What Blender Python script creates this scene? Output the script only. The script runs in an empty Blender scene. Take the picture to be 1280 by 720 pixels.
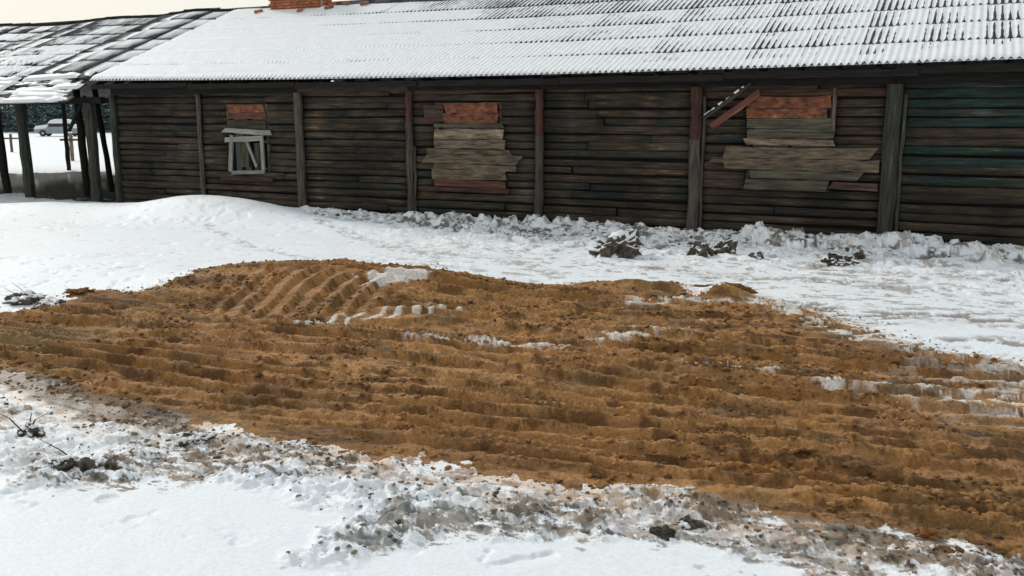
import bpy, bmesh, math, random
import numpy as np
from mathutils import Vector, Matrix, noise as mnoise
random.seed(7); rng = np.random.default_rng(11)
S = bpy.context.scene; col = S.collection
R = math.radians
# ------------------------------------------------------------------ camera
F = 1150.0; EYE = 2.1; PITCH = math.atan(214 / F)
cam = bpy.data.cameras.new('camera'); cam.sensor_width = 36; cam.lens = 36 * F / 1280
cam.clip_start = .05; cam.clip_end = 3000
camo = bpy.data.objects.new('camera', cam); col.objects.link(camo)
camo.location = (0, 0, EYE); camo.rotation_euler = (math.pi / 2 - PITCH, 0, 0); S.camera = camo
# ------------------------------------------------------------------ light
SUN_EL, SUN_AZ = R(33), R(-42)          # azimuth clockwise from +Y: behind the barn, to the left
w = bpy.data.worlds.new('World'); S.world = w; w.use_nodes = True
nt = w.node_tree; nt.nodes.clear()
out = nt.nodes.new('ShaderNodeOutputWorld')
sky = nt.nodes.new('ShaderNodeTexSky'); sky.sky_type = 'NISHITA'; sky.sun_disc = False
sky.sun_elevation = SUN_EL; sky.sun_rotation = SUN_AZ; sky.dust_density = 4; sky.air_density = 1.5; sky.ozone_density = 1
bg1 = nt.nodes.new('ShaderNodeBackground'); bg1.inputs[1].default_value = .07
nt.links.new(sky.outputs[0], bg1.inputs[0])
bg2 = nt.nodes.new('ShaderNodeBackground'); bg2.inputs[1].default_value = .80       # the closed cloud deck
cn = nt.nodes.new('ShaderNodeTexNoise'); cn.inputs['Scale'].default_value = 1.6; cn.inputs['Detail'].default_value = 3
cr = nt.nodes.new('ShaderNodeValToRGB')
cr.color_ramp.elements[0].color = (.97, .96, .90, 1); cr.color_ramp.elements[1].color = (1.0, .99, .93, 1)
nt.links.new(cn.outputs[0], cr.inputs[0])
wc = nt.nodes.new('ShaderNodeTexCoord'); sx_ = nt.nodes.new('ShaderNodeSeparateXYZ'); nt.links.new(wc.outputs['Generated'], sx_.inputs[0])
zr = nt.nodes.new('ShaderNodeMapRange'); zr.inputs['From Min'].default_value = .1; zr.inputs['From Max'].default_value = .6; nt.links.new(sx_.outputs['Z'], zr.inputs[0])
cm_ = nt.nodes.new('ShaderNodeMixRGB'); cm_.inputs[2].default_value = (.72, .79, .83, 1); nt.links.new(zr.outputs[0], cm_.inputs[0]); nt.links.new(cr.outputs[0], cm_.inputs[1]); nt.links.new(cm_.outputs[0], bg2.inputs[0])
mx = nt.nodes.new('ShaderNodeMixShader'); mx.inputs[0].default_value = .88
nt.links.new(bg1.outputs[0], mx.inputs[1]); nt.links.new(bg2.outputs[0], mx.inputs[2]); nt.links.new(mx.outputs[0], out.inputs[0])
sl = bpy.data.lights.new('sun', 'SUN'); sl.energy = 1.5; sl.angle = R(10); sl.color = (1, .96, .9)
so = bpy.data.objects.new('sun', sl); col.objects.link(so)
sd = Vector((math.sin(SUN_AZ) * math.cos(SUN_EL), math.cos(SUN_AZ) * math.cos(SUN_EL), math.sin(SUN_EL)))
so.rotation_euler = sd.to_track_quat('Z', 'Y').to_euler(); so.location = (0, 0, 30)
S.view_settings.view_transform = 'Standard'; S.view_settings.look = 'None'
S.view_settings.gamma = 1; S.view_settings.exposure = 0.25
# ------------------------------------------------------------------ helpers
def gp(x, y, z=0.):
    """ground point seen at photo pixel x, y if it lies at height z"""
    a, b = x - 640., 360. - y
    d = (a, F * math.cos(PITCH) + b * math.sin(PITCH), b * math.cos(PITCH) - F * math.sin(PITCH))
    t = (z - EYE) / d[2]
    return (d[0] * t, d[1] * t)
def tag(o, label=None, cat=None, group=None, kind=None):
    for k, v in (('label', label), ('category', cat), ('group', group), ('kind', kind)):
        if v: o[k] = v
    return o
def empty(name, loc=(0, 0, 0), rz=0, parent=None):
    o = bpy.data.objects.new(name, None); col.objects.link(o); o.location = loc; o.rotation_euler = (0, 0, rz)
    if parent: o.parent = parent
    return o
def link(name, me, mats=None, parent=None, smooth=False):
    o = bpy.data.objects.new(name, me); col.objects.link(o)
    if mats is not None:
        for m in (mats if isinstance(mats, (list, tuple)) else [mats]): me.materials.append(m)
    if parent: o.parent = parent
    if smooth and len(me.polygons): me.polygons.foreach_set('use_smooth', np.ones(len(me.polygons), bool))
    return o
def npmesh(name, V, Q, cols=None, smooth=True):
    """V (n,3), Q (m,k) quads or tris"""
    me = bpy.data.meshes.new(name); V = np.asarray(V, np.float32); Q = np.asarray(Q, np.int32); k = Q.shape[1]
    me.vertices.add(len(V)); me.vertices.foreach_set('co', V.ravel())
    me.loops.add(Q.size); me.loops.foreach_set('vertex_index', Q.ravel())
    me.polygons.add(len(Q)); me.polygons.foreach_set('loop_start', np.arange(0, Q.size, k, dtype=np.int32))
    if smooth: me.polygons.foreach_set('use_smooth', np.ones(len(Q), bool))
    me.update(calc_edges=True)
    if cols is not None:
        ca = me.color_attributes.new('Col', 'FLOAT_COLOR', 'POINT')
        c4 = np.ones((len(V), 4), np.float32); c4[:, :3] = cols; ca.data.foreach_set('color', c4.ravel())
    return me
# ---- numpy value noise
def _h(ix, iy, s):
    n = (ix.astype(np.int64) * 374761393 + iy.astype(np.int64) * 668265263 + s * 982451653) & 0x7fffffff
    n = ((n ^ (n >> 13)) * 1274126177) & 0x7fffffff
    return ((n ^ (n >> 16)) & 0xffff) / 65535.
def vn(x, y, s=0):
    ix, iy = np.floor(x), np.floor(y); fx, fy = x - ix, y - iy
    fx = fx * fx * fx * (fx * (fx * 6 - 15) + 10); fy = fy * fy * fy * (fy * (fy * 6 - 15) + 10)
    a, b = _h(ix, iy, s), _h(ix + 1, iy, s); c, d = _h(ix, iy + 1, s), _h(ix + 1, iy + 1, s)
    return (a + (b - a) * fx) * (1 - fy) + (c + (d - c) * fx) * fy
def fbm(x, y, s=0, o=4, g=.5):
    t = 0.; A = 1.; N = 0.
    for i in range(o):
        c, sn = math.cos(i * .7), math.sin(i * .7)
        t = t + A * vn((x * c - y * sn) * 2 ** i, (x * sn + y * c) * 2 ** i, s + i * 17); N += A; A *= g
    return t / N            # 0..1
def ss(a, b, x):
    t = np.clip((x - a) / (b - a), 0, 1); return t * t * (3 - 2 * t)
def sdf(X, Y, poly):
    """signed distance, negative inside"""
    P = np.array(poly); d = np.full(X.shape, 1e9); ins = np.zeros(X.shape, bool); n = len(P)
    for i in range(n):
        ax, ay = P[i]; bx, by = P[(i + 1) % n]; ex, ey = bx - ax, by - ay
        t = np.clip(((X - ax) * ex + (Y - ay) * ey) / (ex * ex + ey * ey), 0, 1)
        d = np.minimum(d, (X - ax - t * ex) ** 2 + (Y - ay - t * ey) ** 2)
        if ay != by:
            c = ((ay > Y) != (by > Y)) & (X < (bx - ax) * (Y - ay) / (by - ay) + ax); ins ^= c
    d = np.sqrt(d); return np.where(ins, -d, d)
def sline(X, Y, pts):
    d = np.full(X.shape, 1e9)
    for (ax, ay), (bx, by) in zip(pts[:-1], pts[1:]):
        ex, ey = bx - ax, by - ay
        t = np.clip(((X - ax) * ex + (Y - ay) * ey) / (ex * ex + ey * ey), 0, 1)
        d = np.minimum(d, (X - ax - t * ex) ** 2 + (Y - ay - t * ey) ** 2)
    return np.sqrt(d)
# ---- materials
def newmat(name):
    m = bpy.data.materials.new(name); m.use_nodes = True; t = m.node_tree
    return m, t, t.nodes['Principled BSDF']
def N(t, kind, **kw):
    n = t.nodes.new(kind)
    for k, v in kw.items():
        if k in n.inputs: n.inputs[k].default_value = v
        else: setattr(n, k, v)
    return n
def ground_mat(name, rough, bump, bscale, bdist, spec=.3):
    m, t, b = newmat(name); a = N(t, 'ShaderNodeVertexColor', layer_name='Col')
    tc = N(t, 'ShaderNodeNewGeometry')
    n = N(t, 'ShaderNodeTexNoise', Scale=bscale, Detail=6., Roughness=.65); t.links.new(tc.outputs['Position'], n.inputs['Vector'])
    n2 = N(t, 'ShaderNodeTexNoise', Scale=bscale * .22, Detail=4.); t.links.new(tc.outputs['Position'], n2.inputs['Vector'])
    mr = N(t, 'ShaderNodeMapRange'); mr.inputs['From Min'].default_value = .3; mr.inputs['From Max'].default_value = .7
    lo = .62 if rough > .8 else .92
    mr.inputs['To Min'].default_value = lo; mr.inputs['To Max'].default_value = 2 - lo; t.links.new(n.outputs[0], mr.inputs[0])
    vm = N(t, 'ShaderNodeVectorMath', operation='SCALE'); t.links.new(a.outputs[0], vm.inputs[0]); t.links.new(mr.outputs[0], vm.inputs['Scale'])
    t.links.new(vm.outputs[0], b.inputs['Base Color'])
    ad = N(t, 'ShaderNodeMath', operation='ADD'); t.links.new(n.outputs[0], ad.inputs[0]); t.links.new(n2.outputs[0], ad.inputs[1])
    bp = N(t, 'ShaderNodeBump', Strength=bump, Distance=bdist); t.links.new(ad.outputs[0], bp.inputs['Height']); t.links.new(bp.outputs[0], b.inputs['Normal'])
    b.inputs['Roughness'].default_value = rough; b.inputs['Specular IOR Level'].default_value = spec
    return m
M_snowg = ground_mat('snow_ground_material', .6, .35, 38, .012)
M_soilg = ground_mat('soil_material', .85, .9, 45, .02, .35)
def plain_mat(name, c1, c2, scale=8., rough=.7, bump=.4, bdist=.01, stretch=(1, 1, 1), c3=None, detail=6., rnd=.0, metal=0., spec=.3):
    """mottled material in object coordinates; rnd = brightness spread between objects"""
    m, t, b = newmat(name); tc = N(t, 'ShaderNodeTexCoord'); mp = N(t, 'ShaderNodeMapping'); mp.inputs['Scale'].default_value = stretch
    t.links.new(tc.outputs['Object'], mp.inputs[0]); oi = N(t, 'ShaderNodeObjectInfo')
    add = N(t, 'ShaderNodeVectorMath', operation='ADD'); sc = N(t, 'ShaderNodeVectorMath', operation='SCALE'); cmb = N(t, 'ShaderNodeCombineXYZ')
    for i in range(3): t.links.new(oi.outputs['Random'], cmb.inputs[i])
    t.links.new(cmb.outputs[0], sc.inputs[0]); sc.inputs['Scale'].default_value = 37.
    t.links.new(mp.outputs[0], add.inputs[0]); t.links.new(sc.outputs[0], add.inputs[1])
    n = N(t, 'ShaderNodeTexNoise', Scale=scale, Detail=detail, Roughness=.62); t.links.new(add.outputs[0], n.inputs['Vector'])
    r = N(t, 'ShaderNodeValToRGB'); e = r.color_ramp.elements
    e[0].position = .36; e[1].position = .64; e[0].color = (*c1, 1); e[1].color = (*c2, 1)
    if c3: x = r.color_ramp.elements.new(.76); x.color = (*c3, 1)
    t.links.new(n.outputs[0], r.inputs[0])
    last = r.outputs[0]
    if rnd:
        mr = N(t, 'ShaderNodeMapRange'); mr.inputs['To Min'].default_value = 1 - rnd; mr.inputs['To Max'].default_value = 1 + rnd
        t.links.new(oi.outputs['Random'], mr.inputs[0]); vm = N(t, 'ShaderNodeVectorMath', operation='SCALE')
        t.links.new(last, vm.inputs[0]); t.links.new(mr.outputs[0], vm.inputs['Scale']); last = vm.outputs[0]
    t.links.new(last, b.inputs['Base Color'])
    bp = N(t, 'ShaderNodeBump', Strength=bump, Distance=bdist); t.links.new(n.outputs[0], bp.inputs['Height']); t.links.new(bp.outputs[0], b.inputs['Normal'])
    b.inputs['Roughness'].default_value = rough; b.inputs['Metallic'].default_value = metal; b.inputs['Specular IOR Level'].default_value = spec
    return m
ST = (.35, 4, 4)
def log_mat(name, teal):
    """weathered timber: hue drifts slowly over the wall (object random + place), grain runs along the log"""
    m, t, b = newmat(name); tc = N(t, 'ShaderNodeTexCoord'); g = N(t, 'ShaderNodeNewGeometry'); oi = N(t, 'ShaderNodeObjectInfo')
    mp = N(t, 'ShaderNodeMapping'); mp.inputs['Scale'].default_value = (.45, 5, 5); t.links.new(g.outputs['Position'], mp.inputs[0])
    n1 = N(t, 'ShaderNodeTexNoise', Scale=1.0, Detail=4.); t.links.new(mp.outputs[0], n1.inputs['Vector'])       # hue patches, long along the wall
    mp2 = N(t, 'ShaderNodeMapping'); mp2.inputs['Scale'].default_value = (.8, 14, 14); t.links.new(tc.outputs['Object'], mp2.inputs[0])
    ad = N(t, 'ShaderNodeVectorMath', operation='ADD'); t.links.new(mp2.outputs[0], ad.inputs[0]); t.links.new(oi.outputs['Location'], ad.inputs[1])
    n2 = N(t, 'ShaderNodeTexNoise', Scale=2.2, Detail=7., Roughness=.7); t.links.new(ad.outputs[0], n2.inputs['Vector'])   # grain
    n3 = N(t, 'ShaderNodeTexNoise', Scale=.55, Detail=2.); t.links.new(g.outputs['Position'], n3.inputs['Vector'])
    r1 = N(t, 'ShaderNodeValToRGB'); el = r1.color_ramp.elements
    pal = [(.28, (.020, .027, .023)), (.38, (.030, .026, .019)), (.47, (.038, .031, .021)), (.56, (.052, .037, .024)), (.66, (.062, .044, .031)), (.76, (.058, .056, .050))]
    if teal: pal = [(.30, (.016, .026, .024)), (.42, (.018, .038, .032)), (.50, (.022, .040, .032)), (.58, (.026, .030, .024)), (.66, (.045, .036, .028)), (.74, (.050, .075, .068))]
    el[0].position = pal[0][0]; el[0].color = (*pal[0][1], 1); el[1].position = pal[-1][0]; el[1].color = (*pal[-1][1], 1)
    for p, c in pal[1:-1]: e = el.new(p); e.color = (*c, 1)
    ma = N(t, 'ShaderNodeMath', operation='MULTIPLY_ADD'); ma.inputs[1].default_value = .22; t.links.new(oi.outputs['Random'], ma.inputs[0])
    sb = N(t, 'ShaderNodeMath', operation='SUBTRACT'); sb.inputs[1].default_value = .11; t.links.new(n1.outputs[0], sb.inputs[0]); t.links.new(sb.outputs[0], ma.inputs[2]); t.links.new(ma.outputs[0], r1.inputs[0])
    r2 = N(t, 'ShaderNodeValToRGB'); e2 = r2.color_ramp.elements; e2[0].position = .36; e2[0].color = (.35, .35, .35, 1); e2[1].position = .60; e2[1].color = (1.25, 1.25, 1.25, 1)
    x = e2.new(.70); x.color = (4.2, 4.0, 3.6, 1); t.links.new(n2.outputs[0], r2.inputs[0])
    mu = N(t, 'ShaderNodeVectorMath', operation='MULTIPLY'); t.links.new(r1.outputs[0], mu.inputs[0]); t.links.new(r2.outputs[0], mu.inputs[1])
    mr = N(t, 'ShaderNodeMapRange'); mr.inputs['From Min'].default_value = .3; mr.inputs['From Max'].default_value = .7; mr.inputs['To Min'].default_value = .65; mr.inputs['To Max'].default_value = 1.75
    t.links.new(n3.outputs[0], mr.inputs[0]); sc = N(t, 'ShaderNodeVectorMath', operation='SCALE'); t.links.new(mu.outputs[0], sc.inputs[0]); t.links.new(mr.outputs[0], sc.inputs['Scale']); t.links.new(sc.outputs[0], b.inputs['Base Color'])
    bp = N(t, 'ShaderNodeBump', Strength=.9, Distance=.02); t.links.new(n2.outputs[0], bp.inputs['Height']); t.links.new(bp.outputs[0], b.inputs['Normal'])
    b.inputs['Roughness'].default_value = .8; b.inputs['Specular IOR Level'].default_value = .25; return m
_lm = log_mat('weathered_log', False); LOGM = [_lm, _lm, plain_mat('log_reddish', (.026, .015, .012), (.095, .050, .038), 5, .8, .8, .012, ST, (.17, .10, .08), rnd=.35), _lm, log_mat('log_teal_paint', True)]
M_post = plain_mat('post_wood', (.035, .030, .024), (.10, .088, .070), 6, .8, .7, .01, (4, 4, .4), (.17, .15, .12), rnd=.3)
M_postred = plain_mat('post_red_wood', (.035, .018, .013), (.11, .046, .034), 6, .8, .7, .01, (4, 4, .4), rnd=.2)
M_postgreen = plain_mat('post_green_wood', (.022, .023, .018), (.062, .064, .050), 6, .8, .7, .01, (4, 4, .4), (.13, .13, .11), rnd=.2)
M_board = plain_mat('grey_board', (.060, .041, .025), (.205, .158, .108), 4, .8, .8, .014, (.8, 5, 5), (.36, .31, .24), rnd=.42)
M_pale = plain_mat('pale_weathered_wood', (.16, .15, .13), (.36, .34, .30), 5, .8, .6, .008, ST, (.5, .48, .44), rnd=.15)
M_boarddark = plain_mat('dark_green_board', (.028, .024, .015), (.11, .098, .066), 5, .8, .6, .008, ST, (.17, .16, .12), rnd=.4)
M_boardred = plain_mat('red_brown_board', (.06, .024, .018), (.17, .065, .045), 5, .8, .6, .008, ST, (.34, .17, .11), rnd=.15)
M_boardor = plain_mat('orange_board', (.07, .026, .015), (.26, .092, .044), 4, .75, .6, .01, (1.6, 3, 3), (.46, .30, .18), rnd=.12)
M_dark = plain_mat('dark_timber', (.008, .007, .006), (.022, .019, .016), 6, .9, .5, .01, ST)  # one near-black tone for lining, rafters, eave, ridge boards and some posts
M_slate = plain_mat('weathered_slate_sheet', (.035, .036, .038), (.11, .112, .115), 3, .85, .3, .004, (1, 1, 1), (.17, .17, .165), rnd=.3)
M_snow = plain_mat('roof_snow', (.74, .745, .75), (.82, .825, .83), 7, .6, .3, .01)
M_brick = plain_mat('brick_red', (.26, .085, .04), (.42, .16, .075), 12, .9, .5, .004, rnd=.25)
M_mortar = plain_mat('mortar', (.25, .22, .18), (.4, .36, .3), 14, .9)
M_glassd = plain_mat('dark_glass', (.01, .012, .014), (.02, .024, .028), 3, .15, 0, .001, spec=.5)
M_car = plain_mat('car_paint', (.22, .25, .26), (.30, .33, .34), 2, .35, .02, .001, spec=.5)
M_tyre = plain_mat('tyre_rubber', (.012, .012, .012), (.03, .03, .03), 9, .8, .2, .002)
M_clod = plain_mat('clod_earth', (.10, .042, .012), (.29, .125, .040), 14, .9, .8, .02, rnd=.3)
M_grey = plain_mat('grey_mud', (.035, .028, .021), (.14, .115, .088), 14, .9, .8, .02, (1, 1, 1), (.5, .5, .5), rnd=.3)
M_bark = plain_mat('bark', (.03, .027, .024), (.09, .08, .07), 9, .9, .6, .02, (3, 3, .6))
M_twig = plain_mat('twig_bark', (.03, .024, .018), (.10, .08, .06), 12, .9)
M_leaf = plain_mat('needle_foliage', (.13, .20, .21), (.26, .36, .37), 3, .8, .2, .02, (1, 1, 1), (.34, .42, .42), rnd=.25)  # needles lightened to pale teal: distance haze put into the colour
# ------------------------------------------------------------------ barn frame
A0 = Vector((-9.828, 23.0705, 0)); B0 = Vector((8.089, 14.394, 0)); U = (B0 - A0).normalized(); NN = Vector((-U.y, U.x, 0)); ROT = math.atan2(U.y, U.x)
def w2l(x, y): return (x - A0.x) * U.x + (y - A0.y) * U.y, (x - A0.x) * NN.x + (y - A0.y) * NN.y
def l2w(x, y, z=0): p = A0 + U * x + NN * y; return Vector((p.x, p.y, z))
# ------------------------------------------------------------------ terrain
def PL(pts): return [gp(*p) for p in pts]
SOIL = PL([(-90, 396), (0, 392), (45, 388), (75, 384), (100, 371), (170, 372), (238, 354, .08), (256, 340, .12), (330, 334, .14), (400, 324, .16), (470, 323, .16), (505, 325, .15),
           (555, 330, .13), (595, 346, .08), (640, 350, .05), (690, 361), (760, 359, .05), (830, 357, .08), (880, 368, .08), (915, 364, .1), (935, 376), (1000, 386), (1060, 402), (1100, 421), (1170, 441),
           (1285, 462), (1500, 500), (1500, 800), (1285, 704), (1180, 690), (1100, 668), (1000, 652), (900, 624), (850, 606), (790, 606), (745, 618), (690, 605), (610, 594), (530, 580), (440, 566), (370, 552),
           (280, 536), (200, 526), (110, 508), (60, 484), (0, 468), (-90, 450)])
GREYM = PL([(-60, 455), (0, 470), (60, 476), (150, 500), (240, 520), (262, 540), (180, 540), (120, 530), (60, 505), (20, 492), (-60, 470)])
MUDA = PL([(440, 652), (500, 635), (560, 618), (640, 625), (720, 640), (800, 652), (880, 664), (960, 672), (1040, 690), (1080, 720), (960, 705), (860, 684), (760, 668), (660, 664), (600, 672), (520, 690), (440, 700), (390, 690)])
MUDB = PL([(850, 606), (940, 622), (1040, 645), (1140, 662), (1300, 680), (1300, 790), (1200, 740), (1090, 702), (980, 668), (880, 642)])
MUDC = PL([(35, 590), (110, 570), (200, 560), (290, 555), (400, 560), (500, 572), (430, 590), (330, 600), (250, 600), (150, 612), (40, 608)])
CHURN = PL([(-40, 500), (40, 520), (110, 520), (280, 536), (440, 566), (540, 588), (690, 612), (790, 606), (880, 625), (1100, 676), (1290, 705), (1290, 770), (1060, 740), (960, 690), (860, 676), (700, 655), (600, 665), (470, 690), (420, 715), (370, 700), (430, 640), (330, 605), (220, 600), (40, 612), (-40, 600)])
WALLCH = [l2w(5.5, -.1)[:2], l2w(24, -.1)[:2], l2w(24, -1.2)[:2], l2w(17, -1.8)[:2], l2w(14, -2.2)[:2], l2w(12, -2.0)[:2], l2w(9.5, -1.6)[:2], l2w(7, -1.6)[:2]]
UPEDGE = PL([(920, 380), (1000, 380), (1060, 398), (1130, 392), (1290, 402)])
UPE3 = PL([(820, 336), (930, 345), (1060, 352), (1140, 362)]); UPE4 = PL([(1000, 330), (1120, 345), (1290, 352)])
UPE2 = PL([(1210, 428), (1290, 430)])
DIAG = PL([(262, 285), (310, 305), (380, 322), (480, 330)])
DIAG2 = PL([(400, 285), (500, 312), (640, 325), (700, 345)])
TR = R(-18.5); TA = (math.cos(TR), math.sin(TR)); TB = (-math.sin(TR), math.cos(TR))
MIXE = PL([(930, 374), (960, 376), (1010, 382), (1100, 402), (1180, 425), (1300, 452), (1300, 474), (1170, 458), (1080, 436), (1000, 408), (940, 392)])
ZIG = PL([(385, 410), (450, 402), (560, 396)]); STK = [PL([(598, 428), (640, 440), (700, 438), (790, 424), (870, 408)]), PL([(800, 388), (850, 385), (925, 382)]), PL([(1040, 488), (1120, 494), (1200, 505), (1285, 520)]), PL([(520, 434), (560, 434)]), PL([(860, 458), (960, 468)])]; PATCH = PL([(450, 352, .2), (480, 347, .2), (515, 344, .2), (535, 348, .2), (500, 354, .2), (462, 357, .2)])
def tline(a): return a
def terrain(x, y):
    x = np.asarray(x, float); y = np.asarray(y, float)
    lx, ly = w2l(x, y)
    near = ss(60, 26, np.hypot(x, y))
    h = .05 * (fbm(x / 2.2, y / 2.2, 3, 4) - .5) * near + 1.2 * (fbm(x / 60, y / 60, 5, 3) - .5) * ss(40, 160, np.hypot(x, y))
    # ragged outline of the churned soil
    jit = .58 * (fbm(x / .5, y / .4, 21, 6, .68) - .5) + .16 * (fbm(x / .09, y / .06, 9, 3, .6) - .5)
    d0 = sdf(x, y, SOIL); d = d0 + jit; soilh = ss(.16, -.16, d0 + .5 * (fbm(x / .5, y / .4, 21, 2) - .5))
    soil = ss(.015, -.015, d)
    inner = ss(0, -.35, d0 + .4 * (fbm(x / .5, y / .4, 21, 3) - .5))
    a = x * TA[0] + y * TA[1]; b = x * TB[0] + y * TB[1]
    h = h + .022 * (fbm(x / .7, y / .45, 18, 4, .5) - .5) * near - .018 * ss(.60, .70, fbm((x * .8 + y * .6) / .22, (y * .8 - x * .6) / .18, 17, 4, .45)) * ss(.5, .6, fbm(x / 1.4, y / 1.2, 16, 3)) * near
    # snow banks left of the wall
    def bump(px, py, z, hh, sa, sb, rot=ROT):
        cx, cy = gp(px, py, z); dx, dy = x - cx, y - cy; c, s = math.cos(rot), math.sin(rot)
        return hh * np.exp(-((dx * c + dy * s) / sa) ** 2 - ((-dx * s + dy * c) / sb) ** 2)
    h = h + bump(248, 256, .28, .27, 1.4, 1.0) + bump(400, 275, .15, .14, 2.0, .8) + bump(170, 258, .2, .20, 3.2, 1.0) + bump(330, 262, .2, .18, 1.4, .9) + bump(20, 258, .15, .14, 2.2, 1.1) + bump(120, 330, .1, .10, 3., 1.2)
    h = h + .10 * np.exp(-((ly + .55) / .55) ** 2) * ss(4.5, 7, lx) * (.5 + vn(lx / .8, ly / .8, 31))          # roof slide along the wall
    wch = ss(.05, -.25, sdf(x, y, WALLCH) + .5 * (fbm(x / .8, y / .8, 41, 3) - .5))
    ch2 = fbm(x / .26, y / .2, 43, 4, .5)
    h = h + wch * (.16 * ss(.45, .75, ch2) * ss(.3, .6, fbm(x / .9, y / .9, 46, 2)) * (.35 + .65 * ss(7, 11, lx)) + .012 * (vn(x / .07, y / .07, 45) - .5))
    h = h + .20 * (fbm(a / .9, b / .34, 47, 5, .6) - .5) * ss(-6, -1, ly) * ss(.5, 0, ly) * ss(6, 11, lx)
    rl = ss(7.5, 11, lx) * ss(-6.5, -4.5, ly) * ss(0, -.5, ly); h = h + rl * ss(-4.5, -1.5, ly) * (.06 * ss(.52, .68, fbm(x / .34, y / .24, 48, 5, .6)) + .012 * (fbm(x / .06, y / .05, 49, 3) - .5))
    # the soil heap and its lip
    heap = bump(405, 352, .14, .25, 1.7, .85, TR) + bump(300, 362, .06, .09, 1.0, .5, TR) + bump(560, 352, .06, .09, 1.2, .5, TR) + bump(905, 366, .08, .14, .28, .12, TR + .15) + bump(820, 362, .05, .13, 1.1, .15, TR) - bump(665, 356, .0, .08, .45, .5, TR) + bump(520, 326, .1, .08, .7, .2, TR) + bump(760, 372, .04, .06, 1.6, .4, TR)
    h = h + heap
    # scraped clay slabs: steps with their steep side towards the road
    near = None
    bw = b + .34 * (fbm(a / 2.8, b / .9, 51, 4) - .5) + .055 * (fbm(a / .30, b / .12, 52, 5, .6) - .5)
    per = .23
    ph = bw / per + 1.6 * vn(a / 3.5, b / .8, 53)
    fr = ph - np.floor(ph); saw = np.where(fr > .80, (fr - .80) / .20, 1 - fr / .80); saw = saw * saw * (3 - 2 * saw)
    amp = .040 + .065 * ss(.25, .75, vn(a / 2.0 + 11, np.floor(ph) * 3.7, 54)) * ss(.2, .5, fbm(a / 1.8, b / 1.2, 55, 2))
    h1 = amp * (saw - .5)
    rut = .05 * np.sin(b / .62 * 2 * math.pi * .5 + 2.2 * vn(a / 3., b / 3., 57)) * .6
    cl = fbm(x / .16, y / .16, 58, 5, .62); billow = np.abs(vn(a / .13, b / .07, 59) - .5) * 2
    rough = ss(.36, .62, fbm(x / .9, y / .9, 60, 3))
    h2 = (.016 + .038 * rough) * (fbm(a / .26, b / .12, 58, 5, .62) - .5) + .018 * rough * (1 - billow) + .020 * (fbm(x / .075, y / .05, 61, 4, .7) - .5) + .022 * ss(.50, .62, fbm(x / .11, y / .08, 64, 4, .65)) * ss(.4, .6, fbm(x / .7, y / .5, 65, 2))
    # dozer cleat marks running over the heap
    cx, cy = gp(372, 374, .10); ca = x - cx; cb = y - cy
    q = R(78); pa = ca * math.cos(q) + cb * math.sin(q); pb = -ca * math.sin(q) + cb * math.cos(q)
    cm = np.exp(-(ca / 1.15) ** 4 - (cb / .85) ** 4)
    cf = (pb + .16 * pa * pa + .05 * (vn(x / .3, y / .3, 62) - .5)) / .235; cf = cf - np.floor(cf); cs = np.where(cf > .8, (cf - .8) / .2, 1 - cf / .8)
    h1 = h1 * (1 - cm) + cm * .072 * (cs - .5) * (.25 + 1.3 * vn(x / .45, y / .5, 63)) + cm * .02 * (fbm(x / .14, y / .14, 66, 4, .6) - .5)
    h2 = h2 * (1 - .55 * cm)
    h = h + inner * (h1 + rut * (1 - cm)) + np.maximum(inner, soilh * .6) * h2 + soilh * .02
    # berm of mixed snow and soil where the lower edge was pushed up
    dch = sdf(x, y, CHURN) + .6 * (fbm(x / .35, y / .30, 71, 6, .68) - .5); churn = ss(.10, -.10, dch) * (1 - soil); chc = ss(.02, -.02, dch) * (1 - soil) * ss(.36, .56, fbm(x / .7, y / .45, 75, 4, .6))
    ck = 1 - np.abs(2 * fbm(x / .20, y / .13, 72, 4, .62) - 1) * 2.2; ck2 = fbm(a / .09, b / .045, 76, 4, .65)
    churnh = ss(.12, -.12, sdf(x, y, CHURN) + .5 * (fbm(x / .35, y / .30, 71, 3) - .5)) * (1 - soilh); h = h + churnh * (.045 * ck * ss(.3, .6, fbm(x / .5, y / .4, 77, 3)) + .045 * (ck2 - .4) + .05 * (fbm(a / .5, b / .14, 74, 4, .6) - .5) + .006 * (vn(x / .03, y / .03, 73) - .5))
    m = lambda P, s, wd=.03, j=.6: ss(wd, -wd, sdf(x, y, P) + j * (fbm(x / .28, y / .22, s, 6, .68) - .5))
    ga, ma, mb, mc = m(GREYM, 81, .04, .3), m(MUDA, 82), m(MUDB, 83), m(MUDC, 84)
    ln = lambda P, s, wd: ss(wd, wd * .3, sline(x, y, P) + wd * 1.5 * (fbm(x / .22, y / .22, s, 4, .6) - .5))
    # ---- colour of what lies there
    def mix(c, k, f): return c + (np.array(k) - c) * f[..., None]
    v = fbm(x / 1.5, y / 1.5, 91, 4)
    c = np.zeros(x.shape + (3,)) + np.array((.80, .825, .845)); c = mix(c, (.83, .82, .80), ss(.4, .7, v) * .5)
    # faint dirt on the churned snow and by the wall
    sp = fbm(x / .09, y / .09, 92, 4, .65)
    c = mix(c, (.42, .37, .33), chc * ss(.515, .55, fbm(a / .13, b / .045, 89, 6, .7)) * .75)
    c = mix(c, (.40, .29, .20), chc * ss(.52, .56, fbm(a / .14, b / .05, 93, 6, .7)) * ss(.45, .55, fbm(x / .8, y / .6, 85, 3)) * .8)
    c = mix(c, (.09, .085, .075), chc * ss(.585, .605, fbm(a / .13, b / .05, 87, 6, .72)) * .9)
    c = mix(c, (.52, .47, .42), wch * ss(.56, .62, sp) * .6)
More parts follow.
